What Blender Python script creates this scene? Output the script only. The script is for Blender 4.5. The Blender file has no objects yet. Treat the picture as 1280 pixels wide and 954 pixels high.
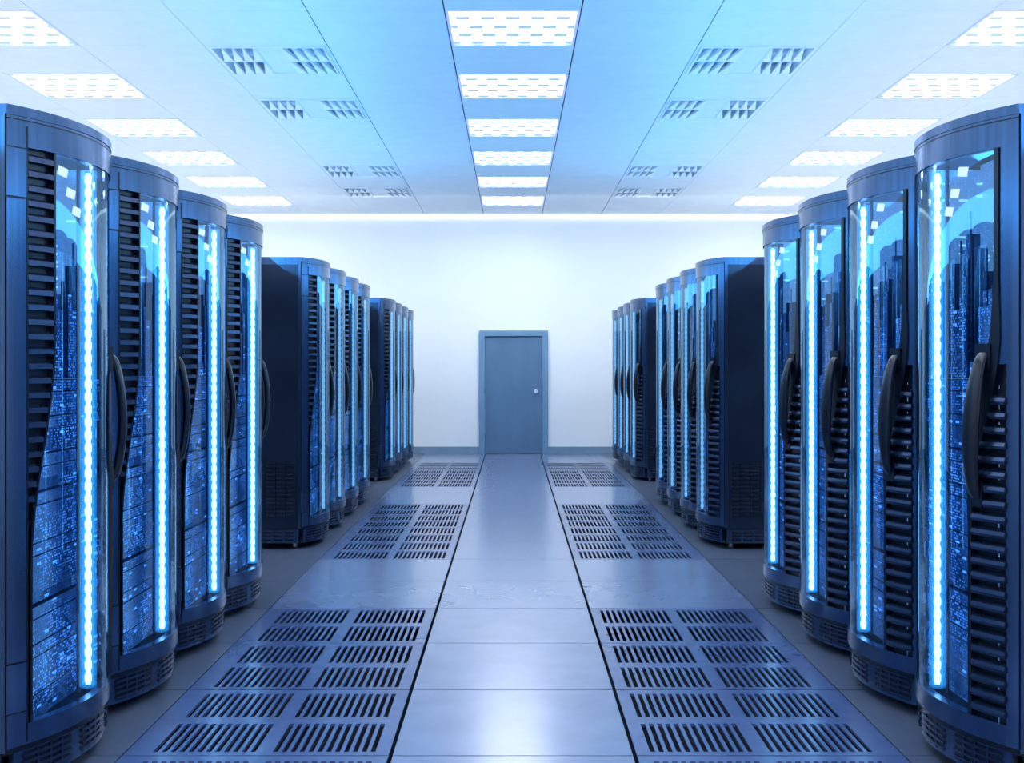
import bpy, math, random
from mathutils import Vector, Matrix
random.seed(4)
sc = bpy.context.scene
sc.view_settings.view_transform = 'Standard'
sc.view_settings.look = 'None'

# ------------------------------------------------------------------ constants
F = 1498.0; CAMH = 1.45; HOR = 459.0
CEIL = 4.0; YB = 20.05; YF = -3.5; XW = 6.37
T = 0.912; Y0 = 4.47
HW = 0.456; X2 = 1.46
LP = 0.98; LQ = 0.935; LY0 = 8.56

# ------------------------------------------------------------------ materials
def new_mat(name):
    m = bpy.data.materials.new(name); m.use_nodes = True
    nt = m.node_tree; b = nt.nodes['Principled BSDF']
    return m, nt, b

def pbr(name, col, rough=0.5, metal=0.0, var=0.08, nscale=6.0, stretch=(1,1,1), emis=None, estr=0.0, rvar=0.0, spec=0.5, coat=0.0, crough=0.12):
    m, nt, b = new_mat(name)
    tc = nt.nodes.new('ShaderNodeTexCoord'); mp = nt.nodes.new('ShaderNodeMapping')
    mp.inputs['Scale'].default_value = stretch
    nz = nt.nodes.new('ShaderNodeTexNoise'); nz.inputs['Scale'].default_value = nscale; nz.inputs['Detail'].default_value = 4
    nt.links.new(tc.outputs['Object'], mp.inputs['Vector']); nt.links.new(mp.outputs['Vector'], nz.inputs['Vector'])
    r = nt.nodes.new('ShaderNodeValToRGB')
    r.color_ramp.elements[0].position = 0.3; r.color_ramp.elements[1].position = 0.7
    r.color_ramp.elements[0].color = tuple(max(0, c*(1-var)) for c in col)+(1,)
    r.color_ramp.elements[1].color = tuple(min(1, c*(1+var)) for c in col)+(1,)
    nt.links.new(nz.outputs['Fac'], r.inputs['Fac']); nt.links.new(r.outputs['Color'], b.inputs['Base Color'])
    b.inputs['Metallic'].default_value = metal
    b.inputs['Roughness'].default_value = rough
    b.inputs['Specular IOR Level'].default_value = spec
    b.inputs['Coat Weight'].default_value = coat
    b.inputs['Coat Roughness'].default_value = crough
    if rvar:
        mr = nt.nodes.new('ShaderNodeMapRange')
        mr.inputs['To Min'].default_value = rough-rvar; mr.inputs['To Max'].default_value = rough+rvar
        nt.links.new(nz.outputs['Fac'], mr.inputs['Value']); nt.links.new(mr.outputs['Result'], b.inputs['Roughness'])
    if emis:
        b.inputs['Emission Color'].default_value = tuple(emis)+(1,)
        b.inputs['Emission Strength'].default_value = estr
    return m

M_wall = pbr('wall_paint', (0.89,0.92,0.94), 0.6, var=0.012, nscale=1.5)
M_ceil = pbr('ceiling_panel', (0.82,0.90,0.96), 0.5, var=0.025, nscale=5)
M_gap = pbr('seam_dark', (0.02,0.03,0.09), 0.7)
M_cgap = pbr('ceiling_seam', (0.25,0.34,0.55), 0.7)
M_sub = pbr('subfloor', (0.003,0.004,0.012), 0.9)
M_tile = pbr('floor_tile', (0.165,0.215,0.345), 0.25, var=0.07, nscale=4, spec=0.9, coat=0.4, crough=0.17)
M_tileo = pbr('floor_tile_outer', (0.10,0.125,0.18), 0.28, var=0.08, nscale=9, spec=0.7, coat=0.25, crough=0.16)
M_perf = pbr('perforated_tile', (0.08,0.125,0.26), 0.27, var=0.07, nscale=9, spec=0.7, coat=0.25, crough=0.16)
M_base = pbr('baseboard_paint', (0.20,0.31,0.43), 0.5)
M_dframe = pbr('door_frame_paint', (0.15,0.30,0.46), 0.45, var=0.04)
M_door = pbr('door_paint', (0.10,0.20,0.33), 0.45, var=0.12, nscale=3, stretch=(1,1,.4))
M_chrome = pbr('chrome', (0.7,0.75,0.8), 0.2, 1.0)
M_frame = pbr('rack_steel_blue', (0.078,0.138,0.245), 0.21, 0.9, var=0.15, nscale=5, stretch=(9,9,0.15))
M_side = pbr('rack_side_navy', (0.022,0.038,0.072), 0.17, 0.5, var=0.25, nscale=2.0)
M_black = pbr('rack_black', (0.003,0.005,0.012), 0.30)
M_slat = pbr('rack_slat', (0.035,0.060,0.115), 0.25, 0.75)
M_server = pbr('server_case', (0.012,0.032,0.10), 0.4, 0.4)
M_rubber = pbr('rubber', (0.02,0.02,0.025), 0.6)
M_diff = pbr('diffuser_white', (0.90,0.95,0.98), 0.4, var=0.02)
M_diffd = pbr('diffuser_blue_inner', (0.6,0.76,0.97), 0.5)
M_louv = pbr('light_louver', (0.35,0.42,0.80), 0.5, emis=(0.45,0.56,0.95), estr=0.55)

def emit(name, col, s, sampling=None):
    m, nt, b = new_mat(name)
    e = nt.nodes.new('ShaderNodeEmission'); e.inputs['Color'].default_value = tuple(col)+(1,)
    e.inputs['Strength'].default_value = s
    nt.links.new(e.outputs[0], nt.nodes['Material Output'].inputs['Surface'])
    if sampling: m.cycles.emission_sampling = sampling
    return m
M_lamp = emit('lamp_panel', (0.90,0.955,1.0), 14)
M_cove = emit('cove_light', (0.90,0.97,1.0), 1.8)
M_led = emit('led_bead', (0.42,0.82,1.0), 3.8, 'NONE')
M_led_dim = emit('led_bead_dim', (0.28,0.66,1.0), 1.0, 'NONE')
M_glare = emit('glare_square', (0.85,0.95,1.0), 1.3, 'NONE')  # glare squares: painted reflections of the ceiling lights

def halo_mat(name,s):
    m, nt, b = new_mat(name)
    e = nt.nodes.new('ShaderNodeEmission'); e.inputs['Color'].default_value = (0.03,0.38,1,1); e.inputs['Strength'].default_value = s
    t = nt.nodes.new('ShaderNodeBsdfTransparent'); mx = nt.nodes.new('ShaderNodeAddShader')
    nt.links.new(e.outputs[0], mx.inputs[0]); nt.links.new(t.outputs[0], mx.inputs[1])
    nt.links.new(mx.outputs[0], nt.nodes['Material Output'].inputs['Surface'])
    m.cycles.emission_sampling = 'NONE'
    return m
M_halo = halo_mat('led_halo',0.36); M_halo_dim = halo_mat('led_halo_dim',0.04)  # glow round the LEDs, put into see-through emissive tubes

def glass_mat():
    m, nt, b = new_mat('rack_glass')
    t = nt.nodes.new('ShaderNodeBsdfTransparent'); t.inputs['Color'].default_value = (0.72,0.86,1,1)
    g = nt.nodes.new('ShaderNodeBsdfGlossy'); g.inputs['Roughness'].default_value = 0.010; g.inputs['Color'].default_value = (0.52,0.78,1,1)
    fr = nt.nodes.new('ShaderNodeFresnel'); fr.inputs['IOR'].default_value = 2.3
    mx = nt.nodes.new('ShaderNodeMixShader')
    nt.links.new(fr.outputs[0], mx.inputs[0]); nt.links.new(t.outputs[0], mx.inputs[1]); nt.links.new(g.outputs[0], mx.inputs[2])
    nt.links.new(mx.outputs[0], nt.nodes['Material Output'].inputs['Surface'])
    return m
M_glass = glass_mat()

def server_front(name, basecol, ecol, floor_e, thr, gain, bigthr):
    m, nt, b = new_mat(name)
    N = nt.nodes; L = nt.links
    tc = N.new('ShaderNodeTexCoord'); oi = N.new('ShaderNodeObjectInfo')
    add = N.new('ShaderNodeVectorMath'); add.operation='ADD'
    sp = N.new('ShaderNodeSeparateXYZ'); L.new(tc.outputs['Object'], sp.inputs[0])
    sxy = N.new('ShaderNodeMath'); sxy.operation='ADD'; L.new(sp.outputs[0], sxy.inputs[0]); L.new(sp.outputs[1], sxy.inputs[1])
    cb = N.new('ShaderNodeCombineXYZ'); L.new(sxy.outputs[0], cb.inputs[0]); L.new(sp.outputs[2], cb.inputs[2])
    rs = N.new('ShaderNodeVectorMath'); rs.operation='SCALE'; rs.inputs[0].default_value=(1,0,1)
    mul = N.new('ShaderNodeMath'); mul.operation='MULTIPLY'; mul.inputs[1].default_value=10
    L.new(oi.outputs['Random'], mul.inputs[0]); L.new(mul.outputs[0], rs.inputs['Scale'])
    L.new(cb.outputs[0], add.inputs[0]); L.new(rs.outputs[0], add.inputs[1])
    def cells(sx, sz, thr, wx=0.6, wz=0.55):
        mu = N.new('ShaderNodeVectorMath'); mu.operation='MULTIPLY'; mu.inputs[1].default_value=(sx,0,sz)
        L.new(add.outputs[0], mu.inputs[0])
        fl = N.new('ShaderNodeVectorMath'); fl.operation='FLOOR'; L.new(mu.outputs[0], fl.inputs[0])
        fr = N.new('ShaderNodeVectorMath'); fr.operation='FRACTION'; L.new(mu.outputs[0], fr.inputs[0])
        wn = N.new('ShaderNodeTexWhiteNoise'); L.new(fl.outputs[0], wn.inputs['Vector'])
        gt = N.new('ShaderNodeMath'); gt.operation='GREATER_THAN'; gt.inputs[1].default_value=thr; L.new(wn.outputs['Value'], gt.inputs[0])
        sx_ = N.new('ShaderNodeSeparateXYZ'); L.new(fr.outputs[0], sx_.inputs[0])
        a = N.new('ShaderNodeMath'); a.operation='LESS_THAN'; a.inputs[1].default_value=wx; L.new(sx_.outputs[0], a.inputs[0])
        c = N.new('ShaderNodeMath'); c.operation='LESS_THAN'; c.inputs[1].default_value=wz; L.new(sx_.outputs[2], c.inputs[0])
        m1 = N.new('ShaderNodeMath'); m1.operation='MULTIPLY'; L.new(a.outputs[0], m1.inputs[0]); L.new(c.outputs[0], m1.inputs[1])
        m2 = N.new('ShaderNodeMath'); m2.operation='MULTIPLY'; L.new(m1.outputs[0], m2.inputs[0]); L.new(gt.outputs[0], m2.inputs[1])
        return m2
    small = cells(75, 95, thr); big = cells(14, 60, bigthr, 0.5, 0.5)
    nz = N.new('ShaderNodeTexNoise'); nz.inputs['Scale'].default_value=4.5; nz.inputs['Detail'].default_value=5
    L.new(add.outputs[0], nz.inputs['Vector'])
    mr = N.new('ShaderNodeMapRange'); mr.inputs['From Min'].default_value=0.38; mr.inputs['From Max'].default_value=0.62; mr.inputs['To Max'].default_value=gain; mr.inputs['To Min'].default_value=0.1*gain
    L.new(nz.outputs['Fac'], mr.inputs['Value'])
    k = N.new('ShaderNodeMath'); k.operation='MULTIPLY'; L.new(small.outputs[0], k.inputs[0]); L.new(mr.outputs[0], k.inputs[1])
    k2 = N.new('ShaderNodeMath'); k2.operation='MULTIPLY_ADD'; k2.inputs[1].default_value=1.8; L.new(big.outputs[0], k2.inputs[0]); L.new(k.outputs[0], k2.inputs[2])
    k3 = N.new('ShaderNodeMath'); k3.operation='ADD'; k3.inputs[1].default_value=floor_e; L.new(k2.outputs[0], k3.inputs[0])  # even glow over the whole face, added to brighten the interior
    b.inputs['Base Color'].default_value=basecol+(1,); b.inputs['Roughness'].default_value=0.35; b.inputs['Metallic'].default_value=0.3
    b.inputs['Emission Color'].default_value=ecol+(1,)
    L.new(k3.outputs[0], b.inputs['Emission Strength'])
    m.cycles.emission_sampling='NONE'
    return m
M_sfront = server_front('server_front_lights',(0.020,0.060,0.20),(0.06,0.30,0.95),0.06,0.5,1.7,0.92)
M_bplane_glow = server_front('backplane_glow',(0.14,0.30,0.54),(0.16,0.42,0.78),0.42,0.55,0.6,0.9)  # even blue emission imitates the pale sheen reflected in the glass

# ------------------------------------------------------------------ mesh builder
class MB:
    def __init__(s): s.v=[]; s.f=[]; s.m=[]; s.mats=[]
    def mi(s, mat):
        if mat not in s.mats: s.mats.append(mat)
        return s.mats.index(mat)
    def add(s, verts, faces, mat):
        o=len(s.v); s.v+= [tuple(p) for p in verts]; i=s.mi(mat)
        for f in faces: s.f.append(tuple(a+o for a in f)); s.m.append(i)
    def box(s, x0,x1,y0,y1,z0,z1, mat, front=None):
        vs=[(x0,y0,z0),(x1,y0,z0),(x1,y1,z0),(x0,y1,z0),(x0,y0,z1),(x1,y0,z1),(x1,y1,z1),(x0,y1,z1)]
        s.add(vs,[(0,3,2,1),(4,5,6,7),(1,2,6,5),(2,3,7,6),(3,0,4,7)],mat)
        s.add(vs,[(0,1,5,4)],front or mat)
    def bbox(s, x0,x1,y0,y1,z0,z1,b,mat):
        import bmesh
        bm=bmesh.new(); bmesh.ops.create_cube(bm,size=1)
        bmesh.ops.transform(bm,matrix=Matrix.Translation(((x0+x1)/2,(y0+y1)/2,(z0+z1)/2))@Matrix.Diagonal((x1-x0,y1-y0,z1-z0,1)),verts=bm.verts)
        bmesh.ops.bevel(bm,geom=bm.edges[:],offset=b,segments=2,affect='EDGES')
        bm.verts.ensure_lookup_table(); bm.verts.index_update()
        s.add([v.co[:] for v in bm.verts],[[v.index for v in f.verts] for f in bm.faces],mat); bm.free()
    def cyl(s, p0,p1,r,mat,n=12,r1=None):
        p0=Vector(p0);p1=Vector(p1);d=(p1-p0).normalized();a=d.orthogonal().normalized();b=d.cross(a)
        r1=r if r1 is None else r1; vs=[]
        for p,q in((p0,r),(p1,r1)):
            for i in range(n):
                t=2*math.pi*i/n; vs.append(p+a*math.cos(t)*q+b*math.sin(t)*q)
        fs=[(i,(i+1)%n,n+(i+1)%n,n+i) for i in range(n)]+[tuple(range(n-1,-1,-1)),tuple(range(n,2*n))]
        s.add(vs,fs,mat)
    def obj(s, name, smooth=True, ang=30):
        me=bpy.data.meshes.new(name); me.from_pydata(s.v,[],s.f)
        for m in s.mats: me.materials.append(m)
        me.polygons.foreach_set('material_index', s.m)
        me.update()
        if smooth:
            me.polygons.foreach_set('use_smooth',[True]*len(me.polygons))
            me.set_sharp_from_angle(angle=math.radians(ang))
        o=bpy.data.objects.new(name, me); sc.collection.objects.link(o); return o

# ------------------------------------------------------------------ floor
fl=MB()
fl.box(-XW,XW,YF,YB,-0.30,-0.28,M_sub)
def plate(mb,x0,x1,y0,y1,mat,g=0.004,gx=None):
    gx0,gx1 = gx if gx else (g,g)
    mb.box(x0+gx0,x1-gx1,y0+g,y1-g,-0.02,0.0,mat)
def perf(mb,x0,x1,y0,y1,sgn,gin):
    g=0.004
    a,b=(x0+gin,x1-g) if sgn>0 else (x0+g,x1-gin)
    w=x1-x0
    halves=[(0.055,0.455),(0.505,0.905)]
    slots=[]
    for (h0,h1) in halves:
        n=12; p=(h1-h0)/n
        for i in range(n):
            c0=h0+i*p+p*0.20; c1=c0+p*0.56
            slots.append((c0*w,c1*w))
    if sgn>0: slots=[(x0+s0,x0+s1) for s0,s1 in slots]
    else: slots=sorted([(x1-s1,x1-s0) for s0,s1 in slots])
    ys=[y0+g,y0+0.05*T,y0+0.44*T,y0+0.54*T,y0+0.93*T,y1-g]
    cols=[];cur=a
    for s0,s1 in slots: cols.append((cur,s0,False)); cols.append((s0,s1,True)); cur=s1
    cols.append((cur,b,False))
    for (c0,c1,hole) in cols:
        if not hole: mb.box(c0,c1,ys[0],ys[-1],-0.012,0.0,M_perf)
        else:
            for j in (0,2,4): mb.box(c0,c1,ys[j],ys[j+1],-0.012,0.0,M_perf)
n0=int(math.floor((YF-Y0)/T))
for n in range(n0,18):
    y0=Y0+n*T; y1=min(y0+T,YB)
    if y0>=YB-0.01: break
    y0=max(y0,YF)
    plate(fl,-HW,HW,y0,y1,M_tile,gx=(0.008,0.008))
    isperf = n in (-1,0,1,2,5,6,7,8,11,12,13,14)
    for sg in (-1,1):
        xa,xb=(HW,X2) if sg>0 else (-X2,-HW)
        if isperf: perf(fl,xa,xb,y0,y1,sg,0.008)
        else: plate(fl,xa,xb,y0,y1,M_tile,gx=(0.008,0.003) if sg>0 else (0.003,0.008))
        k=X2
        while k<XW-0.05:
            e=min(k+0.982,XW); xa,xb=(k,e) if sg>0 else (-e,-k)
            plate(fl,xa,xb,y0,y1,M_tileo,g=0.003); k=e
fl.obj('floor',smooth=False)

# ------------------------------------------------------------------ walls
def simple(name,*a):
    m=MB(); m.box(*a); return m.obj(name,False)
simple('wall_back',-XW-.1,XW+.1,YB,YB+0.1,-0.3,CEIL+0.3,M_wall)
simple('wall_left',-XW-.1,-XW,YF,YB,-0.3,CEIL+0.3,M_wall)
simple('wall_right',XW,XW+.1,YF,YB,-0.3,CEIL+0.3,M_wall)
simple('wall_front',-XW-.1,XW+.1,YF-.1,YF,-0.3,CEIL+0.3,M_wall)
S=YB/F
DX0,DX1=(599-641)*S,(685-641)*S
DZ=(567-413)*S
def bb(name,x0,x1):
    m=MB(); m.box(x0,x1,YB-0.018,YB,0,0.105,M_base); m.box(x0,x1,YB-0.012,YB,0.105,0.118,M_base); m.obj(name,False)
bb('baseboard_back_left',-XW,DX0); bb('baseboard_back_right',DX1,XW)
for sg,nm in((-1,'left'),(1,'right')):
    m=MB(); x=sorted((sg*XW,sg*(XW-0.018))); m.box(x[0],x[1],YF,YB-0.02,0,0.11,M_base); m.obj('baseboard_'+nm,False)
m=MB(); m.box(-XW+.05,XW-.05,YB-0.05,YB-0.003,CEIL-0.055,CEIL-0.004,M_cove); m.obj('trim_cove_light',False)

# ------------------------------------------------------------------ door
d=MB(); fw=0.095; yb=YB-0.002
d.bbox(DX0,DX0+fw,yb-0.07,yb,0.0,DZ,0.006,M_dframe)
d.bbox(DX1-fw,DX1,yb-0.07,yb,0.0,DZ,0.006,M_dframe)
d.bbox(DX0+fw-.002,DX1-fw+.002,yb-0.07,yb,DZ-fw,DZ,0.006,M_dframe)
d.bbox(DX0+fw+.004,DX1-fw-.004,yb-0.03,yb,0.008,DZ-fw-.004,0.003,M_door)
hx=(670-641)*S; hz=1.04
d.cyl((hx,yb-0.03,hz),(hx,yb-0.042,hz),0.035,M_chrome,20)
d.cyl((hx,yb-0.04,hz),(hx,yb-0.085,hz),0.012,M_chrome,12)
d.cyl((hx,yb-0.075,hz),(hx,yb-0.10,hz),0.022,M_chrome,16,0.03)
for z in (0.25,1.0,1.75): d.cyl((DX0+fw,yb-0.038,z),(DX0+fw,yb-0.038,z+0.1),0.009,M_dframe)
d.obj('door_1')

# ------------------------------------------------------------------ ceiling
c=MB()
c.box(-XW,XW,YF,YB,CEIL+0.16,CEIL+0.2,M_ceil)
xedges=[-XW+0.0]+[ -0.49-LP*k for k in range(5,-1,-1)]+[0.49+LP*k for k in range(0,6)]+[XW]
lights=[];vents=[]
k=-13
while True:
    y0=LY0+k*LQ; y1=y0+LQ
    if y0>=YB: break
    if y1>YF:
        a,b=max(y0,YF),min(y1,YB)
        for i in range(len(xedges)-1):
            xa,xb=xedges[i],xedges[i+1]
            if xb-xa<0.05: continue
            xc=(xa+xb)/2
            full=(b-a)>LQ-0.01
            islight = full and k%2==0 and (abs(xc)<0.1 or abs(abs(xc)-3.92)<0.1) and k<=10
            isvent = full and k in(1,3,7,9,-3,-5) and abs(abs(xc)-1.96)<0.1
            if islight: lights.append((xa,xb,a,b)); continue
            if isvent: vents.append((xa,xb,a,b)); continue
            def gg(x): return 0.006 if abs(abs(x)-0.49)<.01 else (0.005 if abs(abs(x)-1.47)<.01 else 0.002)
            c.box(xa+gg(xa),xb-gg(xb),a+0.0015,b-0.0015,CEIL,CEIL+0.02,M_ceil)
    k+=1
for x in xedges:
    mm=M_gap if abs(x)<1.6 else M_cgap
    c.box(x-0.012,x+0.012,YF,YB,CEIL+0.022,CEIL+0.03,mm)
c.obj('ceiling',False)

def light_mesh():
    m=MB(); w,h=LP-0.012,LQ-0.004; f=0.022
    x,y=w/2,h/2
    for a in((-x,x,-y,-y+f),(-x,x,y-f,y),(-x,-x+f,-y+f,y-f),(x-f,x,-y+f,y-f)):
        m.box(a[0],a[1],a[2],a[3],-0.004,0.055,M_louv)
    m.box(-x+f,x-f,-y+f,y-f,0.04,0.05,M_lamp)
    m.box(-x,x,-y,y,0.056,0.06,M_diff)
    nr=4
    for r in range(nr+1):
        yy=-y+f+ (2*y-2*f)*r/nr
        cnt=5
        for q in range(cnt+1):
            xx=-x+f+(2*x-2*f)*(q+(0.5 if r%2 else 0.0))/cnt
            x0=max(xx-0.052,-x+f);x1=min(xx+0.052,x-f)
            if x1-x0<0.02: continue
            m.bbox(x0,x1,max(yy-0.045,-y+f),min(yy+0.045,y-f),0.012,0.038,0.004,M_louv)
    return m
lm=None
for (xa,xb,a,b) in lights:
    if lm is None: o=light_mesh().obj('ceiling_light',False); lm=o.data
    else: o=bpy.data.objects.new('ceiling_light',lm); sc.collection.objects.link(o)
    o.location=((xa+xb)/2,(a+b)/2,CEIL)
def vent_mesh():
    m=MB(); w,h=LP-0.006,LQ-0.004; x,y=w/2,h/2; f=0.03
    for a in((-x,x,-y,-y+f),(-x,x,y-f,y),(-x,-x+f,-y+f,y-f),(x-f,x,-y+f,y-f)):
        m.box(a[0],a[1],a[2],a[3],0.0,0.02,M_ceil)
    m.box(-x,x,-y,y,0.07,0.08,M_diffd)
    X,Y=x-f,y-f
    for a in((-X,X,-Y,-Y+.012),(-X,X,Y-.012,Y),(-X,-X+.012,-Y,Y),(X-.012,X,-Y,Y)):
        m.box(a[0],a[1],a[2],a[3],-0.012,0.07,M_diff)
    m.box(-X*.22,X*.22,-Y+.012,Y-.012,0.0,0.02,M_ceil)
    m.box(-X*.22-.008,-X*.22,-Y+.012,Y-.012,-0.006,0.07,M_diff); m.box(X*.22,X*.22+.008,-Y+.012,Y-.012,-0.006,0.07,M_diff)
    nb=4
    for sg in(-1,1):
        a0,a1=X*.22+.01,X-.012
        pw=(a1-a0)/nb
        for i in range(nb):
            xa=a0+i*pw
            for (ya,yb_) in((-Y+.012,-0.01),(0.01,Y-.012)):
                if sg>0: tri=[(xa,ya),(xa+pw*.85,yb_),(xa,yb_)]
                else: tri=[(-xa,ya),(-xa,yb_),(-xa-pw*.85,yb_)]
                vs=[(p,q,-0.008) for p,q in tri]+[(p,q,0.02) for p,q in tri]
                m.add(vs,[(2,1,0),(3,4,5),(0,1,4,3),(1,2,5,4),(2,0,3,5)],M_diff)
        x0,x1=sorted((sg*a0,sg*a1)); m.box(x0,x1,-0.012,0.012,-0.008,0.03,M_diff)
    return m
vm=None
for (xa,xb,a,b) in vents:
    if vm is None: o=vent_mesh().obj('air_diffuser',False); vm=o.data
    else: o=bpy.data.objects.new('air_diffuser',vm); sc.collection.objects.link(o)
    o.location=((xa+xb)/2,(a+b)/2,CEIL)

# ------------------------------------------------------------------ server rack
R=0.81; CY=0.66; HWK=0.465
def P(s,z,off=0.0):
    y=CY-math.sqrt(R*R-s*s); nx,ny=s/R,(y-CY)/R
    return (s+nx*off, y+ny*off, z)
def sm(t): t=max(0,min(1,t)); return t*t*(3-2*t)
def sL(z): return -0.380+0.095*sm((z-0.8)/0.75)
def sR(z): return 0.285+0.105*sm((z-1.0)/0.62)
ZB,ZG0,ZG1,ZT=0.17,0.25,2.19,2.31
def slab(mb,f0,f1,z0,z1,oo,oi,mat,ns=6,nz=1):
    f0_=f0 if callable(f0) else (lambda z:f0); f1_=f1 if callable(f1) else (lambda z:f1)
    vs=[];
    for L in(oo,oi):
        for j in range(nz+1):
            z=z0+(z1-z0)*j/nz
            for i in range(ns+1):
                s=f0_(z)+(f1_(z)-f0_(z))*i/ns; vs.append(P(s,z,L))
    N=(ns+1)*(nz+1); fs=[]
    id=lambda L,j,i:L*N+j*(ns+1)+i
    for j in range(nz):
        for i in range(ns):
            fs.append((id(0,j,i),id(0,j,i+1),id(0,j+1,i+1),id(0,j+1,i)))
            fs.append((id(1,j,i),id(1,j+1,i),id(1,j+1,i+1),id(1,j,i+1)))
    for j in range(nz):
        fs.append((id(0,j,0),id(0,j+1,0),id(1,j+1,0),id(1,j,0)))
        fs.append((id(0,j,ns),id(1,j,ns),id(1,j+1,ns),id(0,j+1,ns)))
    for i in range(ns):
        fs.append((id(0,0,i),id(1,0,i),id(1,0,i+1),id(0,0,i+1)))
        fs.append((id(0,nz,i),id(0,nz,i+1),id(1,nz,i+1),id(1,nz,i)))
    mb.add(vs,fs,mat)
def sheet(mb,f0,f1,z0,z1,off,mat,ns,nz):
    vs=[];fs=[]
    for j in range(nz+1):
        z=z0+(z1-z0)*j/nz
        for i in range(ns+1):
            s=f0(z)+(f1(z)-f0(z))*i/ns; vs.append(P(s,z,off))
    for j in range(nz):
        for i in range(ns):
            a=j*(ns+1)+i; fs.append((a,a+1,a+ns+2,a+ns+1))
    mb.add(vs,fs,mat)
def lid(mb,z0,z1,off,mat,back=1.0,w=HWK,n=28):
    pts=[P(-w+2*w*i/n,0,off)[:2] for i in range(n+1)]
    pts=[(max(-HWK-.002,min(HWK+.002,a)),b) for a,b in pts]
    pts+= [(w,back),(-w,back)]
    k=len(pts); vs=[(a,b,z0) for a,b in pts]+[(a,b,z1) for a,b in pts]
    mb.add(vs,[tuple(range(k-1,-1,-1)),tuple(range(k,2*k))]+[(i,(i+1)%k,k+(i+1)%k,k+i) for i in range(k)],mat)

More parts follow.
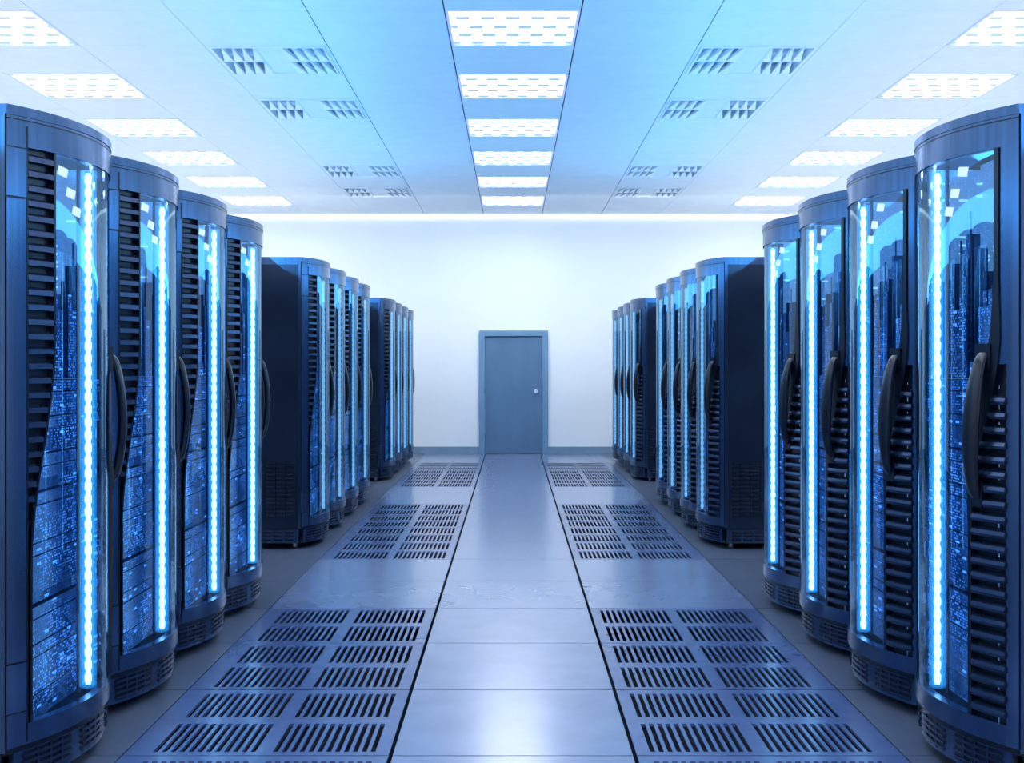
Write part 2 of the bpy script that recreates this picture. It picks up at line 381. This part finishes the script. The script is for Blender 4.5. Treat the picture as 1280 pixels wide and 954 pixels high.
def rack_mesh(ledx,dim):
    m=MB()
    m.box(-HWK,-HWK+.02,0.0,1.0,ZB,ZT-.02,M_side); m.box(HWK-.02,HWK,0.0,1.0,ZB,ZT-.02,M_side)
    m.box(-HWK+.02,HWK-.02,0.98,1.0,ZB,ZT-.02,M_side)
    lid(m,ZT-.02,ZT+.008,0.003,M_frame); lid(m,ZT+.008,ZT+.016,-0.010,M_frame,w=HWK-.01)
    lid(m,ZB-.01,ZB+.012,-0.01,M_black)
    for sg in(-1,1):
        x=sorted((sg*HWK,sg*(HWK+.003)))
        m.box(x[0],x[1],0.0,0.025,ZB,ZT-.02,M_frame); m.box(x[0],x[1],0.975,1.0,ZB,ZT-.02,M_frame)
        m.box(x[0],x[1],0.025,0.975,ZT-.045,ZT-.02,M_frame)
        for cidx in range(3):
            ya=0.05+cidx*0.078
            m.box(x[0],x[1],ya,ya+.068,0.26,0.69,M_black)
            xo=sorted((sg*(HWK+.002),sg*(HWK+.0045)))
            for q in range(13):
                z=0.268+q*0.0325; m.box(xo[0],xo[1],ya,ya+.068,z,z+.012,M_frame)
        m.box(min(sg*(HWK-.03),sg*(HWK-.01)),max(sg*(HWK-.03),sg*(HWK-.01)),0.02,0.98,0.05,ZB-.01,M_frame)
        xo=sorted((sg*(HWK-.012),sg*(HWK-.007)))
        for q in range(3):
            for r in range(4):
                m.box(xo[0],xo[1],0.06+r*.09,0.13+r*.09,0.068+q*.03,0.082+q*.03,M_black)
    slab(m,-0.43,0.43,0.05,ZB-.01,-0.02,-0.05,M_frame,24,1)
    for blk in(-0.29,0.0,0.29):
        slab(m,blk-0.11,blk+0.11,0.062,0.152,-0.0195,-0.022,M_black,8,1)
        for q in range(4): slab(m,blk-0.11,blk+0.11,0.068+q*0.022,0.078+q*.022,-0.012,-0.02,M_slat,8,1)
        for t in(-.055,0,.055): slab(m,blk+t-.004,blk+t+.004,0.062,0.152,-0.013,-0.02,M_slat,1,1)
    m.box(-0.40,0.40,0.95,0.97,0.05,ZB,M_side)
    lid(m,0.045,0.052,-0.03,M_black,back=0.97,w=0.425)
    for cx in(-0.38,0.38):
        for cy in(0.06,0.92):
            m.cyl((cx-.012,cy,.022),(cx+.012,cy,.022),0.022,M_rubber,14)
            m.cyl((cx-.014,cy,.022),(cx+.014,cy,.022),0.010,M_chrome,10)
            m.box(cx-.018,cx-.013,cy-.012,cy+.012,.018,.048,M_chrome); m.box(cx+.013,cx+.018,cy-.012,cy+.012,.018,.048,M_chrome)
    # door frame
    slab(m,-0.463,-0.395,ZB+.012,ZT-.02,0.0,-0.035,M_frame,4,1)
    slab(m,0.425,0.463,ZB+.012,ZT-.02,0.0,-0.035,M_frame,3,1)
    slab(m,-0.395,0.425,ZG1,ZT-.02,0.0,-0.035,M_frame,26,1)
    slab(m,-0.395,0.425,ZB+.012,ZG0,0.0,-0.035,M_frame,26,1)
    slab(m,-0.463,0.463,ZT-.034,ZT-.030,0.0015,0.0,M_black,26,1)
    slab(m,-0.395,sL,ZG0,ZG1,-0.022,-0.03,M_black,4,26)
    slab(m,sR,0.425,ZG0,ZG1,-0.022,-0.03,M_black,4,26)
    slab(m,lambda z:max(sR(z)+.012,0.36),0.425,1.46,ZG1,-0.001,-0.02,M_frame,3,8)
    slab(m,lambda z:sL(z)-.006,lambda z:sL(z)+.002,ZG0,ZG1,0.001,-0.03,M_black,2,30)
    slab(m,lambda z:sR(z)-.006-0.02*sm(1-abs(z-1.35)/0.5),lambda z:sR(z)+.010+0.02*sm(1-abs(z-1.3)/0.45),ZG0,ZG1,0.005,-0.03,M_black,3,36)
    z=0.80
    while z<2.16:
        a,b=-0.393,sL(z)-.008
        if b-a>0.02:
            vs=[];
            for s in [a+(b-a)*i/4 for i in range(5)]:
                vs+= [P(s,z,-0.02),P(s,z-.006,0.002),P(s,z+.012,0.0),P(s,z+.022,-0.02)]
            fs=[(4*i+j,4*i+(j+1)%4,4*i+4+(j+1)%4,4*i+4+j) for i in range(4) for j in range(4)]+[(3,2,1,0),(16,17,18,19)]
            m.add(vs,fs,M_slat)
        z+=0.050
    z=0.28
    while z<1.34:
        a,b=sR(z)+.012+0.02*sm(1-abs(z-1.3)/0.45),0.424
        if b-a>0.02:
            vs=[]
            for s in [a+(b-a)*i/4 for i in range(5)]:
                vs+= [P(s,z,-0.02),P(s,z-.006,0.008),P(s,z+.004,0.012),P(s,z+.016,0.008),P(s,z+.026,-0.02)]
            fs=[(5*i+j,5*i+(j+1)%5,5*i+5+(j+1)%5,5*i+5+j) for i in range(4) for j in range(5)]+[(4,3,2,1,0),(20,21,22,23,24)]
            m.add(vs,fs,M_slat)
        z+=0.050
    for hz in(0.30,2.02):
        slab(m,-0.467,-0.405,hz,hz+.16,0.008,0.0,M_frame,3,1)
        slab(m,-0.467,-0.405,hz-.006,hz-.001,0.004,0.0,M_black,3,1); slab(m,-0.467,-0.405,hz+.161,hz+.166,0.004,0.0,M_black,3,1)
    slab(m,-0.400,-0.395,ZB+.02,ZT-.05,0.002,-0.02,M_black,1,1)
    # handle
    n=26; vs=[];fs=[]
    for i in range(n+1):
        t=i/n; z=1.0+0.50*t; bow=math.sin(math.pi*t)**0.5
        s=0.318+0.03*t; off=0.0+0.048*bow; c0=Vector(P(s,z,off))
        nr=Vector((s/R,(P(s,z)[1]-CY)/R,0)); tg=Vector((-nr.y,nr.x,0))
        ra=0.029*(0.7+0.5*math.sin(math.pi*t)); rb=0.018
        for q in range(12):
            a=2*math.pi*q/12; vs.append(c0+tg*math.cos(a)*ra+nr*math.sin(a)*rb)
    for i in range(n):
        for q in range(12): fs.append((i*12+q,i*12+(q+1)%12,(i+1)*12+(q+1)%12,(i+1)*12+q))
    fs.append(tuple(range(11,-1,-1))); fs.append(tuple(range(n*12,n*12+12)))
    m.add(vs,fs,M_black)
    slab(m,lambda z:0.295+.02*(z-1),lambda z:0.345+.02*(z-1),0.97,1.06,0.012,-0.005,M_black,4,2)
    slab(m,lambda z:0.32,lambda z:0.375,1.44,1.53,0.012,-0.005,M_black,4,2)
    # glass
    sheet(m,lambda z:sL(z),lambda z:sR(z),ZG0,ZG1,-0.006,M_glass,30,30)
    # small emissive squares imitating ceiling-light reflections near the top of the glass
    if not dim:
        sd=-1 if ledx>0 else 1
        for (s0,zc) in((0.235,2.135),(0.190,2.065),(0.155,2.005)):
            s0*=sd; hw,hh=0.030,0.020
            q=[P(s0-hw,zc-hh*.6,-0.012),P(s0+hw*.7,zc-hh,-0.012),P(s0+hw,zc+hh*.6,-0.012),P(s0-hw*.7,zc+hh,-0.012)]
            m.add(q,[(0,1,2,3)],M_glare)
    # interior
    for sg in(-1,1):
        m.box(min(sg*.445,sg*.415),max(sg*.445,sg*.415),0.03,0.05,ZG0-.05,ZG1+.05,M_slat)
        vs=[(sg*.437,-0.005,ZG0),(sg*.437,0.22,ZG0),(sg*.437,0.22,ZG1+.06),(sg*.437,-0.005,ZG1+.06)]
        m.add(vs,[(0,1,2,3)],M_bplane_glow)
    m.box(-0.44,0.44,0.22,0.24,ZG0,ZG1+.08,M_server,M_bplane_glow)
    rnd=random.Random(7)
    z=ZG0-.03
    while z<1.38:
        h=rnd.choice([0.044,0.044,0.088,0.132])
        dpt=rnd.choice([0,0,0.01,0.02])
        y_=-0.015+dpt
        m.box(-0.40,0.40,y_,0.21,z,z+h-.005,M_server,M_sfront)
        for sx in(-1,1):
            m.cyl((sx*.37,y_-.015,z+h*.25),(sx*.37,y_-.015,z+h*.7),0.006,M_chrome,8)
        z+=h
    for row,(yf,hm) in enumerate(((0.0,1.0),(0.10,1.35))):  # column heights stepped to imitate skyline-like reflections in the glass
        xx=-0.40
        while xx<0.38:
            w=rnd.choice([0.05,0.07,0.09]); w=min(w,0.40-xx); ht=rnd.choice([0.06,0.14,0.20,0.26,0.32,0.10,0.38])*hm
            dp=rnd.uniform(0,.03)
            m.box(xx+.002,xx+w-.002,yf+dp,yf+.09,z,z+ht,M_server,M_sfront)
            if ht>.24: m.box(xx+w*.3,xx+w*.7,yf+dp+.01,yf+.08,z+ht,z+ht+.06,M_server,M_sfront)
            if ht>.32: m.cyl((xx+w*.5,yf+.05,z+ht+.06),(xx+w*.5,yf+.05,z+ht+.15),0.004,M_server,6)
            xx+=w
    # led bar
    ly=-0.10; z0,z1=0.27,2.17
    m.box(ledx-.012,ledx+.012,ly+.032,ly+.040,z0-.03,z1+.03,M_slat)
    nb=40; p=(z1-z0)/nb; r=0.0130
    LM=M_led_dim if dim else M_led
    m.cyl((ledx,ly,z0),(ledx,ly,z1),0.0095,LM,8)
    for i in range(nb):
        zc=z0+p*(i+.5); prof=[(-.0225,0.0),(-.019,.6),(-.012,1),(.012,1),(.019,.6),(.0225,0.0)]
        vs=[];fs=[]; k=8
        for dz,q in prof:
            for a in range(k):
                t=2*math.pi*a/k; vs.append((ledx+math.cos(t)*r*max(q,.05),ly+math.sin(t)*r*max(q,.05),zc+dz))
        for j in range(5):
            for a in range(k): fs.append((j*k+a,j*k+(a+1)%k,(j+1)*k+(a+1)%k,(j+1)*k+a))
        m.add(vs,fs,LM)
    for rr in(0.020,0.030):  # glowing tubes added to imitate the halo round the beads
        vs=[];fs=[];k=12
        for zz in(z0-.01,z1+.01):
            for a in range(k): 
                t=2*math.pi*a/k; vs.append((ledx+math.cos(t)*rr,ly+math.sin(t)*rr,zz))
        for a in range(k): fs.append((a,(a+1)%k,k+(a+1)%k,k+a))
        m.add(vs,fs,M_halo_dim if dim else M_halo)
    return m

def strip(name,loc,rot,sx,sy,e,col,parent=None):
    l=bpy.data.lights.new(name,'AREA'); l.shape='RECTANGLE'; l.size=sx; l.size_y=sy; l.energy=e; l.color=col
    o=bpy.data.objects.new(name,l); sc.collection.objects.link(o)
    o.location=loc; o.rotation_euler=rot
    if parent: o.parent=parent
    return o
groups=[3.96,9.5,15.15]
for sg,th,lx in((-1,90,0.03),(1,-90,-0.03)):
    for dim in(False,True):
        me=None
        for gi,g in enumerate(groups):
            if (gi>0)!=dim: continue
            for i in range(4):
                if me is None: o=rack_mesh(lx,dim).obj('server_rack',True,32); me=o.data
                else: o=bpy.data.objects.new('server_rack',me); sc.collection.objects.link(o)
                o.location=(sg*1.68,g+0.47+i*0.94,0); o.rotation_euler=(0,0,math.radians(th))
                e=2.5 if dim else 12
                strip('led_lamp_out',(lx,-0.10,1.22),(math.radians(90),0,0),0.012,1.9,e,(0.10,0.45,1),o)
                if gi<2: strip('led_lamp_in',(lx,-0.065,1.22),(math.radians(-90),0,0),0.02,1.9,14 if not dim else 4,(0.10,0.42,1),o)

# ------------------------------------------------------------------ added fill lights, no visible fixtures
for sg in(-1,1):
    strip('fill_up_white',(sg*4.3,9,2.5),(math.radians(180),0,0),3.0,20,165,(0.86,0.94,1))  # unseen area light added to brighten the ceiling sides
    strip('fill_up_blue',(sg*2.05,9.0,2.42),(math.radians(180),math.radians(-sg*40),0),0.6,14,140,(0.07,0.50,1))  # unseen area light added to turn the middle of the ceiling blue
strip('fill_wall',(0,YB-2.6,CEIL-0.10),(math.radians(22),0,0),11,0.15,105,(0.94,0.98,1))  # area light added to brighten the back wall
strip('fill_blue_near',(0,-0.5,CEIL-0.05),(math.radians(25),0,0),3.0,1.0,105,(0.10,0.20,1))  # unseen, added behind the camera to tint the near floor blue-violet

w=bpy.data.worlds.new('world'); sc.world=w; w.use_nodes=True
w.node_tree.nodes['Background'].inputs[0].default_value=(0.3,0.5,0.9,1); w.node_tree.nodes['Background'].inputs[1].default_value=0.3

# ------------------------------------------------------------------ camera
cd=bpy.data.cameras.new('camera'); cam=bpy.data.objects.new('camera',cd); sc.collection.objects.link(cam)
cd.sensor_width=36; cd.sensor_fit='HORIZONTAL'; cd.lens=F/1280*36
cam.location=(0,0,CAMH); cam.rotation_euler=(math.radians(90),0,0)
cd.shift_y=-(477-HOR)/1280; cd.shift_x=-1/1280
cd.clip_start=0.05
sc.camera=cam
